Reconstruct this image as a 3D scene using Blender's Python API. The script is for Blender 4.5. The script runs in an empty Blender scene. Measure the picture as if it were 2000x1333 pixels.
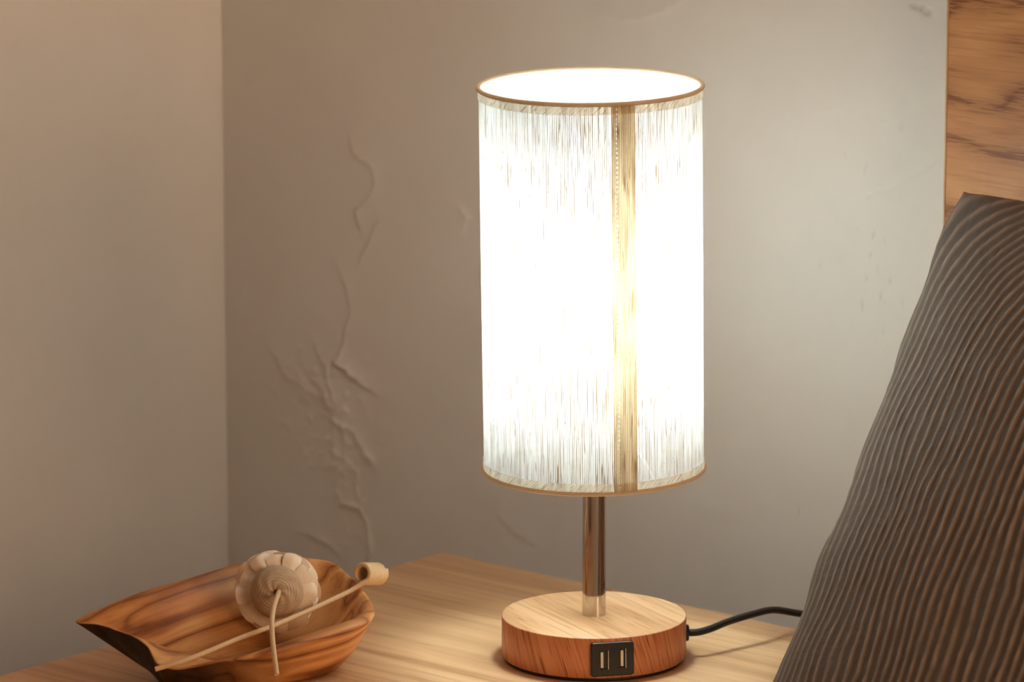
import bpy, math, random
import numpy as np
from mathutils import Vector, Matrix

scene = bpy.context.scene
C = scene.collection
PI = math.pi
TH = math.radians(41.0)          # the camera looks into the corner of the room at this yaw
cT, sT = math.cos(TH), math.sin(TH)

def room(x, y, z=0.0):
    """lamp-centred point (x to the right of the view, y away from it) -> room axes"""
    return Vector((x * cT - y * sT, x * sT + y * cT, z))

# ------------------------------------------------------------------ camera
cam = bpy.data.cameras.new('camera')
cam.sensor_width = 36.0
cam.lens = 9000.0 / 2000.0 * 36.0
cam.clip_start = 0.05
cam.dof.use_dof = True
cam.dof.focus_distance = 2.565
cam.dof.aperture_fstop = 12.0
camo = bpy.data.objects.new('camera', cam)
C.objects.link(camo)
camo.location = room(-0.0471, -2.56, 0.7115)
camo.rotation_euler = (math.radians(90 - 11.6), 0, TH)
scene.camera = camo

# ------------------------------------------------------------------ world + exposure
world = bpy.data.worlds.new('room_ambient')
scene.world = world
world.use_nodes = True
bg = world.node_tree.nodes['Background']
bg.inputs[0].default_value = (1.0, 0.53, 0.33, 1)   # dim warm light of the rest of the room
bg.inputs[1].default_value = 0.115
scene.view_settings.view_transform = 'Standard'
scene.view_settings.look = 'None'
scene.view_settings.gamma = 1.0
scene.view_settings.exposure = 0.36
scene.view_settings.use_curve_mapping = False
scene.cycles.max_bounces = 7
scene.cycles.use_light_tree = False
scene.cycles.adaptive_threshold = 0.02

# added warm fill light beyond the bed, no visible source, brightens the left wall
al = bpy.data.lights.new('far_fill_light', 'AREA')
al.shape = 'RECTANGLE'; al.size = 0.9; al.size_y = 1.1
al.energy = 14.0
al.color = (1.0, 0.64, 0.38)
alo = bpy.data.objects.new('far_fill_light', al)
C.objects.link(alo)
alo.location = (2.15, -0.38, 0.55)
alo.rotation_euler = (0, math.radians(80), 0)

BULB_COLOR = (0.82, 1.0, 1.04)
BULB_STRENGTH = 70.0

# ------------------------------------------------------------------ object helpers
def mesh_obj(name, verts, faces, mats, parent=None, smooth=True, loc=None):
    me = bpy.data.meshes.new(name)
    me.from_pydata([tuple(v) for v in verts], [], [tuple(f) for f in faces])
    me.update()
    if smooth:
        me.polygons.foreach_set('use_smooth', [True] * len(me.polygons))
    if not isinstance(mats, (list, tuple)):
        mats = [mats]
    for m in mats:
        me.materials.append(m)
    o = bpy.data.objects.new(name, me)
    C.objects.link(o)
    if parent is not None:
        o.parent = parent
    if loc is not None:
        o.location = loc
    return o

def thing(name, label, cat, loc=(0, 0, 0), rotz=0.0, group=None):
    o = bpy.data.objects.new(name, None)
    o.empty_display_size = 0.02
    C.objects.link(o)
    o.location = loc
    o.rotation_euler = (0, 0, rotz)
    o['label'] = label
    o['category'] = cat
    if group:
        o['group'] = group
    return o

def struct(o):
    o['kind'] = 'structure'
    return o

def sharp(o, angle=35):
    me = o.data
    import bmesh
    bm = bmesh.new(); bm.from_mesh(me)
    for e in bm.edges:
        if len(e.link_faces) == 2 and e.calc_face_angle(0) > math.radians(angle):
            e.smooth = False
    bm.to_mesh(me); bm.free()

def bevel_box(name, lo, hi, bev, mat, parent=None, seg=3):
    import bmesh
    bm = bmesh.new()
    bmesh.ops.create_cube(bm, size=1.0)
    for v in bm.verts:
        for k in range(3):
            v.co[k] = lo[k] + (v.co[k] + 0.5) * (hi[k] - lo[k])
    if bev > 0:
        bmesh.ops.bevel(bm, geom=list(bm.edges), offset=bev, segments=seg, profile=0.5, affect='EDGES')
    me = bpy.data.meshes.new(name)
    bm.to_mesh(me); bm.free()
    me.materials.append(mat)
    me.polygons.foreach_set('use_smooth', [True] * len(me.polygons))
    o = bpy.data.objects.new(name, me)
    C.objects.link(o)
    if parent is not None:
        o.parent = parent
    sharp(o, 40)
    return o

def lathe(name, prof, seg, mat, parent=None, cap=(True, True), loc=None, uv_r=None, a0=0.0, a1=2 * PI):
    """prof: list of (radius, z). Angle 0 looks toward -y and grows toward +x."""
    full = abs((a1 - a0) - 2 * PI) < 1e-6
    n = seg if full else seg + 1
    V, F = [], []
    for r, z in prof:
        for i in range(n):
            a = a0 + (a1 - a0) * i / seg
            V.append((r * math.sin(a), -r * math.cos(a), z))
    for j in range(len(prof) - 1):
        for i in range(seg):
            i2 = (i + 1) % n if full else i + 1
            F.append((j * n + i, j * n + i2, (j + 1) * n + i2, (j + 1) * n + i))
    if full and cap[0]:
        F.append(tuple(reversed(range(n))))
    if full and cap[1]:
        F.append(tuple(range((len(prof) - 1) * n, len(prof) * n)))
    o = mesh_obj(name, V, F, mat, parent, True, loc)
    if uv_r is not None:                    # arc length (m) by height (m)
        uv = o.data.uv_layers.new(name='UVMap')
        me = o.data
        for p in me.polygons:
            angs = []
            for li in p.loop_indices:
                co = me.vertices[me.loops[li].vertex_index].co
                angs.append(math.atan2(co.x, -co.y))
            if max(angs) - min(angs) > PI:
                angs = [a + 2 * PI if a < 0 else a for a in angs]
            for li, a in zip(p.loop_indices, angs):
                uv.data[li].uv = (a * uv_r, me.vertices[me.loops[li].vertex_index].co.z)
    return o

def spline(pts, n):
    """Catmull-Rom through pts, n samples per span"""
    P = [Vector(p) for p in pts]
    P = [P[0] * 2 - P[1]] + P + [P[-1] * 2 - P[-2]]
    out = []
    for i in range(1, len(P) - 2):
        for k in range(n):
            t = k / n
            a, b, c, d = P[i - 1], P[i], P[i + 1], P[i + 2]
            out.append(0.5 * ((2 * b) + (c - a) * t + (2 * a - 5 * b + 4 * c - d) * t * t + (3 * b - a - 3 * c + d) * t ** 3))
    out.append(P[-2])
    return out

def tube(name, pts, rad, seg, mat, parent=None):
    pts = [Vector(p) for p in pts]
    rads = rad if isinstance(rad, (list, tuple)) else [rad] * len(pts)
    V, F = [], []
    T0 = (pts[1] - pts[0]).normalized()
    ref = Vector((0, 0, 1)) if abs(T0.z) < 0.9 else Vector((1, 0, 0))
    nrm = (ref - T0 * ref.dot(T0)).normalized()
    for i, p in enumerate(pts):
        t = (pts[min(i + 1, len(pts) - 1)] - pts[max(i - 1, 0)]).normalized()
        nrm = (nrm - t * nrm.dot(t)).normalized()
        b = t.cross(nrm)
        for k in range(seg):
            a = 2 * PI * k / seg
            V.append(p + (nrm * math.cos(a) + b * math.sin(a)) * rads[i])
    for i in range(len(pts) - 1):
        for k in range(seg):
            k2 = (k + 1) % seg
            F.append((i * seg + k, i * seg + k2, (i + 1) * seg + k2, (i + 1) * seg + k))
    F.append(tuple(reversed(range(seg))))
    F.append(tuple(range((len(pts) - 1) * seg, len(pts) * seg)))
    o = mesh_obj(name, V, F, mat, parent)
    sharp(o, 60)
    return o

def vnoise(x, y, seed):
    """smooth value noise, numpy arrays in, -1..1 out"""
    rng = np.random.RandomState(seed)
    tab = rng.rand(256, 256) * 2 - 1
    xi = np.floor(x).astype(int); yi = np.floor(y).astype(int)
    fx = x - xi; fy = y - yi
    fx = fx * fx * (3 - 2 * fx); fy = fy * fy * (3 - 2 * fy)
    g = lambda i, j: tab[i % 256, j % 256]
    return (g(xi, yi) * (1 - fx) + g(xi + 1, yi) * fx) * (1 - fy) + (g(xi, yi + 1) * (1 - fx) + g(xi + 1, yi + 1) * fx) * fy

# ------------------------------------------------------------------ material helpers
class NT:
    def __init__(s, name):
        s.m = bpy.data.materials.new(name)
        s.m.use_nodes = True
        s.t = s.m.node_tree
        s.t.nodes.clear()
        s.out = s.t.nodes.new('ShaderNodeOutputMaterial')
    def n(s, kind, **kw):
        nd = s.t.nodes.new('ShaderNode' + kind)
        for k, v in kw.items():
            setattr(nd, k, v)
        return nd
    def set(s, sock, v):
        if isinstance(v, bpy.types.NodeSocket):
            s.t.links.new(v, sock)
        elif v is not None:
            if isinstance(v, (tuple, list)) and len(v) == 3 and sock.type == 'RGBA':
                v = (*v, 1)
            sock.default_value = v
    def math(s, op, a, b=None, c=None, clamp=False):
        nd = s.n('Math', operation=op, use_clamp=clamp)
        s.set(nd.inputs[0], a); s.set(nd.inputs[1], b)
        if c is not None: s.set(nd.inputs[2], c)
        return nd.outputs[0]
    def coord(s, which='Object', scale=(1, 1, 1), rot=(0, 0, 0), loc=(0, 0, 0)):
        tc = s.n('TexCoord')
        mp = s.n('Mapping')
        s.t.links.new(tc.outputs[which], mp.inputs[0])
        mp.inputs['Scale'].default_value = scale
        mp.inputs['Rotation'].default_value = rot
        mp.inputs['Location'].default_value = loc
        return mp.outputs[0]
    def scaled(s, vec, scale, loc=(0, 0, 0)):
        mp = s.n('Mapping')
        s.t.links.new(vec, mp.inputs[0])
        mp.inputs['Scale'].default_value = scale
        mp.inputs['Location'].default_value = loc
        return mp.outputs[0]
    def noise(s, vec, scale=1.0, detail=2.0, rough=0.5, dist=0.0, col=False):
        nd = s.n('TexNoise')
        s.t.links.new(vec, nd.inputs['Vector'])
        nd.inputs['Scale'].default_value = scale
        nd.inputs['Detail'].default_value = detail
        nd.inputs['Roughness'].default_value = rough
        nd.inputs['Distortion'].default_value = dist
        return nd.outputs['Color' if col else 'Fac']
    def ramp(s, fac, stops, interp='LINEAR'):
        nd = s.n('ValToRGB')
        cr = nd.color_ramp
        cr.interpolation = interp
        while len(cr.elements) < len(stops):
            cr.elements.new(0.5)
        for e, (p, c) in zip(cr.elements, stops):
            e.position = p
            e.color = (*c, 1) if isinstance(c, (tuple, list)) else (c, c, c, 1)
        s.set(nd.inputs[0], fac)
        return nd.outputs[0]
    def mix(s, fac, a, b, blend='MIX'):
        nd = s.n('Mix', data_type='RGBA', blend_type=blend)
        s.set(nd.inputs[0], fac); s.set(nd.inputs[6], a); s.set(nd.inputs[7], b)
        return nd.outputs[2]
    def bump(s, h, strength, dist):
        nd = s.n('Bump')
        s.set(nd.inputs['Strength'], strength)
        s.set(nd.inputs['Distance'], dist)
        s.set(nd.inputs['Height'], h)
        return nd.outputs[0]
    def pbr(s, color, rough=0.5, metal=0.0, normal=None, spec=0.5, **kw):
        nd = s.n('BsdfPrincipled')
        s.set(nd.inputs['Base Color'], color)
        s.set(nd.inputs['Roughness'], rough)
        s.set(nd.inputs['Metallic'], metal)
        s.set(nd.inputs['Specular IOR Level'], spec)
        if normal is not None: s.set(nd.inputs['Normal'], normal)
        for k, v in kw.items(): s.set(nd.inputs[k], v)
        s.t.links.new(nd.outputs[0], s.out.inputs[0])
        return s.m

def wood(name, ramp, which='Object', rot=(0, 0, 0), loc=(0, 0, 0), stretch=12.0, ring=14.0, rings=5.0,
         fine=700.0, fine_amt=0.25, pore=0.5, pore_col=(0.2, 0.1, 0.05), rough=0.45, bump=0.15, spec=0.4, tone=0.25, line=0.0, line_scale=260.0, line_col=(0.2, 0.1, 0.05), clustered=False):
    """grain runs along local x of the mapped coordinate"""
    s = NT(name)
    v = s.coord(which, (1, 1, 1), rot, loc)
    a = s.noise(s.scaled(v, (ring / stretch, ring, ring)), 1.0, 2.5, 0.5, 0.25)
    band = s.math('FRACT', s.math('MULTIPLY', a, rings))
    band = s.math('PINGPONG', s.math('MULTIPLY', a, rings * 2), 1.0)
    f = s.noise(s.scaled(v, (fine / 28, fine, fine)), 1.0, 3.0, 0.6)
    lo = s.noise(s.scaled(v, (6, 22, 22), (3, 1, 2)), 1.0, 1.0)
    fac = s.math('ADD', s.math('MULTIPLY', band, 1 - fine_amt - tone), s.math('ADD', s.math('MULTIPLY', f, fine_amt), s.math('MULTIPLY', lo, tone)))
    col = s.ramp(fac, ramp)
    p = s.noise(s.scaled(v, (fine / 22, fine * 0.9, fine * 0.9), (7, 3, 5)), 1.0, 1.0)
    p = s.math('MULTIPLY', s.ramp(p, [(0.60, 0.0), (0.72, 1.0)]), s.ramp(band, [(0.35, 1.0), (0.8, 0.15)]))
    if clustered:                               # open pores gathered along the growth rings
        pc = s.noise(s.scaled(v, (fine / 14, fine * 1.1, fine * 1.1), (1, 3, 8)), 1.0, 2.0, 0.6)
        edge = s.ramp(band, [(0.0, 1.0), (0.42, 0.0)])
        pc = s.ramp(s.math('ADD', pc, s.math('MULTIPLY', edge, 0.20)), [(0.60, 0.0), (0.70, 1.0)])
        p = s.math('MAXIMUM', s.math('MULTIPLY', p, 0.4), s.math('MULTIPLY', pc, edge))
    col = s.mix(s.math('MULTIPLY', p, pore), col, pore_col)
    if line > 0:
        ln = s.noise(s.scaled(v, (line_scale / 26, line_scale, line_scale), (2, 9, 4)), 1.0, 2.5, 0.6, 0.3)
        ln = s.ramp(ln, [(0.50, 0.0), (0.62, 1.0)])
        col = s.mix(s.math('MULTIPLY', ln, line), col, line_col)
    h = s.math('SUBTRACT', s.math('MULTIPLY', f, 0.6), p)
    return s.pbr(col, rough, 0, s.bump(h, bump, 0.0006), spec)

def plain(name, col, rough=0.5, metal=0.0, spec=0.5, var=0.12, scale=300.0, bump=0.1):
    s = NT(name)
    v = s.coord('Object')
    n = s.noise(v, scale, 3.0)
    c = s.mix(n, tuple(x * (1 - var) for x in col), tuple(min(1, x * (1 + var)) for x in col))
    return s.pbr(c, rough, metal, s.bump(n, bump, 0.0004), spec)

# plaster -----------------------------------------------------------
def plaster(name, base, stain):
    s = NT(name)
    v = s.coord('Object')
    big = s.noise(v, 7.0, 3.0, 0.55)
    mid = s.noise(v, 60.0, 4.0, 0.6)
    fine = s.noise(v, 700.0, 3.0, 0.6)
    col = s.mix(s.ramp(big, [(0.35, 0.0), (0.7, 1.0)]), tuple(x * 0.96 for x in base), base)
    col = s.mix(s.math('MULTIPLY', s.ramp(mid, [(0.55, 0.0), (0.75, 1.0)]), 0.10), col, tuple(x * 0.8 for x in base))
    at = s.n('Attribute', attribute_name='stain')
    col = s.mix(at.outputs['Fac'], col, stain)
    h = s.math('ADD', s.math('MULTIPLY', mid, 0.5), s.math('MULTIPLY', fine, 0.16))
    return s.pbr(col, 0.62, 0, s.bump(h, 0.55, 0.0013), 0.25)

M_wall = plaster('cream_plaster', (0.86, 0.825, 0.76), (0.30, 0.21, 0.14))
M_wall2 = plaster('cream_plaster_side', (0.86, 0.825, 0.76), (0.30, 0.21, 0.14))
M_floor = wood('floor_wood', [(0.2, (0.20, 0.11, 0.06)), (0.8, (0.32, 0.19, 0.10))], stretch=14, ring=10)
M_table = wood('nightstand_oak', [(0.25, (0.54, 0.29, 0.13)), (0.5, (0.68, 0.395, 0.19)), (0.8, (0.78, 0.49, 0.25))],
               stretch=26, ring=42, rings=2.6, fine=520, fine_amt=0.3, pore=0.35, pore_col=(0.26, 0.12, 0.05), rough=0.42, bump=0.12, tone=0.3, line=0.28, line_scale=170, line_col=(0.38, 0.18, 0.075))
M_head = wood('headboard_oak', [(0.2, (0.42, 0.18, 0.065)), (0.5, (0.60, 0.285, 0.11)), (0.85, (0.72, 0.37, 0.15))],
              stretch=1.9, ring=14, rings=5.5, fine=620, fine_amt=0.26, pore=0.9, pore_col=(0.20, 0.065, 0.022), rough=0.45, bump=0.2, tone=0.3,
              line=0.25, line_scale=420, line_col=(0.30, 0.11, 0.035), clustered=True)
M_edge = plain('oak_edge_band', (0.62, 0.38, 0.18), 0.45)
M_base_top = wood('lamp_base_veneer_top', [(0.2, (0.54, 0.28, 0.12)), (0.5, (0.68, 0.39, 0.19)), (0.8, (0.77, 0.48, 0.26))],
                  rot=(0, 0, math.radians(62)), stretch=9, ring=60, rings=2.2, fine=900, fine_amt=0.34, pore=0.8, pore_col=(0.33, 0.145, 0.05), rough=0.4, bump=0.25, tone=0.2, line=0.42, line_scale=330, line_col=(0.36, 0.165, 0.06))
M_base_side = wood('lamp_base_veneer_side', [(0.2, (0.55, 0.20, 0.09)), (0.5, (0.69, 0.285, 0.135)), (0.8, (0.80, 0.37, 0.19))],
                   which='UV', rot=(0, 0, math.radians(72)), stretch=9, ring=60, rings=2.0, fine=800, fine_amt=0.36, pore=0.85, pore_col=(0.20, 0.055, 0.02), rough=0.42, bump=0.25, tone=0.2, line=0.5, line_scale=420, line_col=(0.30, 0.085, 0.03))
M_rattan = plain('rattan_reed', (0.74, 0.54, 0.31), 0.6, scale=500, var=0.10, bump=0.15)
M_black = plain('black_plastic', (0.012, 0.012, 0.013), 0.35, var=0.2, bump=0.03)
M_rubber = plain('black_rubber', (0.010, 0.010, 0.010), 0.6, var=0.2)
M_cord = plain('black_cord_sheath', (0.014, 0.012, 0.012), 0.45, var=0.2, bump=0.02)
M_steel = plain('usb_shell_steel', (0.55, 0.53, 0.50), 0.3, 1.0, var=0.05)
M_tongue = plain('usb_tongue', (0.75, 0.68, 0.58), 0.5)
M_brass = plain('fitter_steel', (0.5, 0.48, 0.45), 0.35, 1.0)
M_ceramic = plain('socket_white', (0.8, 0.8, 0.78), 0.4)
s = NT('polished_chrome'); v = s.coord('Object', (900, 900, 30))
M_chrome = s.pbr((0.62, 0.59, 0.57), s.ramp(s.noise(v, 1.0, 2.0), [(0.3, 0.05), (0.7, 0.075)]), 1.0)
s = NT('bulb_glow')
em = s.n('Emission'); em.inputs[0].default_value = (*BULB_COLOR, 1); em.inputs[1].default_value = BULB_STRENGTH
s.t.links.new(em.outputs[0], s.out.inputs[0]); M_bulb = s.m

# linen (light passes through it) ------------------------------------
def linen(name, trans, refl, slub, tfac=0.55, holes=False, vertical=True, slub_amt=0.9, thread=0.95, gaps=0.0):
    s = NT(name)
    uv = s.coord('UV')
    sx, sy = (1.0, 1.0)
    th1 = s.noise(s.scaled(uv, (950, 26, 1)), 1.0, 2.0, 0.6)             # yarns
    th2 = s.noise(s.scaled(uv, (300, 9, 1), (5, 3, 0)), 1.0, 2.0, 0.5)   # groups of yarns
    weft = s.noise(s.scaled(uv, (40, 1100, 1), (2, 8, 0)), 1.0, 1.0)
    sl = s.noise(s.scaled(uv, (900, 42, 1), (11, 4, 0)), 1.0, 2.0, 0.55)
    sl2 = s.noise(s.scaled(uv, (800, 260, 1), (1, 9, 0)), 1.0, 1.0)
    if not vertical:
        rot = s.coord('UV', (1, 1, 1), (0, 0, math.radians(48)))
        th1 = s.noise(s.scaled(rot, (900, 90, 1)), 1.0, 2.0, 0.6)
        sl = s.noise(s.scaled(rot, (600, 110, 1), (11, 4, 0)), 1.0, 2.0, 0.55)
    k = s.math('ADD', s.math('MULTIPLY', th1, 0.6), s.math('ADD', s.math('MULTIPLY', th2, 0.3), s.math('MULTIPLY', weft, 0.1)))
    dens = s.ramp(k, [(0.36, 1.0), (0.58, 0.0)])
    if vertical:                                # even warp yarns, each of its own thickness along its length
        sep0 = s.n('SeparateXYZ'); s.t.links.new(uv, sep0.inputs[0])
        wob = s.math('MULTIPLY', s.noise(s.scaled(uv, (60, 14, 1), (4, 4, 0)), 1.0, 1.0), 3.0)
        yarn = s.math('SINE', s.math('ADD', s.math('MULTIPLY', sep0.outputs[0], 2 * PI / 0.00105), wob))
        yarn = s.ramp(s.math('MULTIPLY_ADD', yarn, 0.5, 0.5), [(0.20, 0.0), (0.55, 1.0)])
        amp = s.ramp(th1, [(0.40, 1.0), (0.72, 0.45)])
        dens = s.math('MAXIMUM', s.math('MULTIPLY', yarn, amp), s.math('MULTIPLY', dens, 0.55))
    c = s.mix(s.math('MULTIPLY', dens, thread), trans, tuple(t * f for t, f in zip(trans, (0.20, 0.125, 0.06))))
    m = s.math('MAXIMUM', s.ramp(sl, [(0.60, 0.0), (0.68, 1.0)]), s.ramp(sl2, [(0.745, 0.0), (0.78, 1.0)]))
    c = s.mix(s.math('MULTIPLY', m, slub_amt), c, slub)
    d = s.n('BsdfDiffuse'); s.set(d.inputs[0], s.mix(s.math('MULTIPLY', m, slub_amt), s.mix(s.math('MULTIPLY', dens, thread), refl, tuple(x * f for x, f in zip(refl, (0.50, 0.40, 0.28)))), slub))
    nb = s.bump(th1, 0.3, 0.0003); s.set(d.inputs['Normal'], nb)
    t = s.n('BsdfTranslucent'); s.set(t.inputs[0], c)
    mx = s.n('MixShader'); mx.inputs[0].default_value = tfac
    s.t.links.new(d.outputs[0], mx.inputs[1]); s.t.links.new(t.outputs[0], mx.inputs[2])
    res = mx.outputs[0]
    if gaps > 0:                                # open weave: some light goes straight through between the yarns
        tg = s.n('BsdfTransparent')
        mg = s.n('MixShader')
        s.set(mg.inputs[0], s.math('MULTIPLY', s.math('MULTIPLY', s.math('SUBTRACT', 1.0, s.math('MULTIPLY', dens, 1.0)), s.math('SUBTRACT', 1.0, m)), gaps))
        s.t.links.new(res, mg.inputs[1]); s.t.links.new(tg.outputs[0], mg.inputs[2])
        res = mg.outputs[0]
    if holes:                                   # row of needle holes beside the seam edge
        sep = s.n('SeparateXYZ'); s.t.links.new(uv, sep.inputs[0])
        du = s.math('DIVIDE', s.math('ABSOLUTE', s.math('SUBTRACT', sep.outputs[0], SEAM_HOLES_U)), 0.00042)
        fv = s.math('FRACT', s.math('MULTIPLY', sep.outputs[1], 1 / 0.0027))
        dv = s.math('DIVIDE', s.math('ABSOLUTE', s.math('SUBTRACT', fv, 0.5)), 0.24)
        hit = s.math('LESS_THAN', s.math('ADD', s.math('POWER', du, 2.0), s.math('POWER', dv, 2.0)), 1.0)
        tr = s.n('BsdfTransparent')
        m2 = s.n('MixShader'); s.set(m2.inputs[0], hit)
        s.t.links.new(res, m2.inputs[1]); s.t.links.new(tr.outputs[0], m2.inputs[2])
        res = m2.outputs[0]
    s.t.links.new(res, s.out.inputs[0])
    return s.m

SH_R = 0.0627
SEAM_HOLES_U = math.radians(12.1) * SH_R
M_linen = linen('linen_shade', (0.95, 0.95, 0.92), (0.84, 0.82, 0.78), (0.22, 0.12, 0.055), tfac=0.46, gaps=0.50, slub_amt=0.82)
s = NT('shade_lining_film')                  # white diffusing film the linen is laminated on
nz = s.ramp(s.noise(s.coord('Object'), 900.0, 2.0), [(0.3, (0.93, 0.93, 0.92)), (0.7, (0.97, 0.97, 0.96))])
d_ = s.n('BsdfDiffuse'); s.set(d_.inputs[0], s.mix(1.0, nz, (0.60, 0.60, 0.60), 'MULTIPLY'))
t_ = s.n('BsdfTranslucent'); s.set(t_.inputs[0], nz)
x_ = s.n('BsdfTransparent')
m1 = s.n('MixShader'); m1.inputs[0].default_value = 0.30
s.t.links.new(d_.outputs[0], m1.inputs[1]); s.t.links.new(t_.outputs[0], m1.inputs[2])
m2 = s.n('MixShader'); m2.inputs[0].default_value = 0.46
s.t.links.new(m1.outputs[0], m2.inputs[1]); s.t.links.new(x_.outputs[0], m2.inputs[2])
s.t.links.new(m2.outputs[0], s.out.inputs[0]); M_lining = s.m
M_hem = linen('linen_hem', (0.97, 0.90, 0.75), (0.84, 0.74, 0.58), (0.30, 0.14, 0.06), tfac=0.62, vertical=False, thread=0.45, slub_amt=0.5)
M_seam = linen('linen_seam', (0.80, 0.63, 0.40), (0.70, 0.55, 0.36), (0.20, 0.09, 0.035), tfac=0.55, holes=True, thread=0.5, slub_amt=0.55)
M_roll = linen('linen_rolled_edge', (0.95, 0.80, 0.62), (0.80, 0.64, 0.50), (0.4, 0.22, 0.12), tfac=0.62, vertical=False, thread=0.4, slub_amt=0.4)

# ------------------------------------------------------------------ room shell
QW, TW = 0.225, -0.5160
ZF = -0.55

CRACKS = {'a': [(-0.3993, 0.2315), (-0.3962, 0.2212), (-0.382, 0.218), (-0.378, 0.2093), (-0.3822, 0.1983), (-0.3919, 0.1876), (-0.3901, 0.1786)],
 'b': [(-0.3723, 0.1807), (-0.3811, 0.1653), (-0.3903, 0.1535)],
 'c': [(-0.4098, 0.1453), (-0.4021, 0.1321), (-0.3999, 0.1155), (-0.4057, 0.0932), (-0.4073, 0.0788), (-0.3911, 0.0689)],
 'c2': [(-0.4073, 0.0788), (-0.3976, 0.0739), (-0.3856, 0.0679)],
 'd': [(-0.4142, 0.039), (-0.3947, 0.0325), (-0.3837, 0.017)],
 'd2': [(-0.435, 0.0669), (-0.4211, 0.0513), (-0.4142, 0.039), (-0.4167, 0.0275)],
 'e': [(-0.4128, -0.0068), (-0.4115, -0.0161), (-0.3919, -0.0154), (-0.3841, -0.0264), (-0.3829, -0.048)],
 'f': [(-0.4681, 0.0763), (-0.4625, 0.0665), (-0.4446, 0.0585), (-0.4305, 0.0535)],
 'g': [(-0.4278, 0.0853), (-0.4185, 0.0779), (-0.421, 0.0618), (-0.4118, 0.0492)],
 'h': [(-0.4962, 0.1219), (-0.5051, 0.1067), (-0.5073, 0.0922)],
 'i': [(-0.1779, 0.3314), (-0.1572, 0.332), (-0.1328, 0.3379), (-0.1187, 0.3448)],
 'j': [(0.0256, 0.2403), (0.0518, 0.2556), (0.0738, 0.2703)],
 'k': [(-0.0365, 0.2715), (-0.0135, 0.2864), (0.0056, 0.293)],
 'l': [(-0.2996, 0.1821), (-0.2951, 0.191), (-0.3017, 0.197)],
 'm': [(-0.2668, -0.0012), (-0.258, -0.0101), (-0.2405, -0.0157)],
 'p': [(-0.4411, -0.0435), (-0.4222, -0.0439), (-0.4105, -0.0526)]}
CRACK_AMP = {'a': 0.8, 'b': 0.8, 'c': 0.8, 'c2': 1.1, 'd': 1.2, 'd2': 1.0, 'e': 1.0, 'f': 0.9, 'g': 1.0, 'h': 0.5, 'i': 0.5, 'j': 0.35, 'k': 0.25, 'l': 0.5, 'm': 0.4, 'p': 0.6}
SCUFFS = [(0.0161, 0.2221), (0.028, 0.2194), (0.0367, 0.2174), (0.0235, 0.1924), (0.0318, 0.1981), (0.0344, 0.1828), (0.041, 0.193), (0.0367, 0.1794), (0.0503, 0.1812), (0.0208, 0.1758), (0.0263, 0.2068), (0.0061, 0.2667), (0.0215, 0.2591), (0.0474, 0.2865), (-0.0119, 0.1958), (-0.0251, 0.0409), (-0.0343, -0.006), (0.0367, 0.1613)]
CHIP = [(0.0607, 0.3593), (0.0652, 0.3569), (0.0551, 0.3597)]

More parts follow.
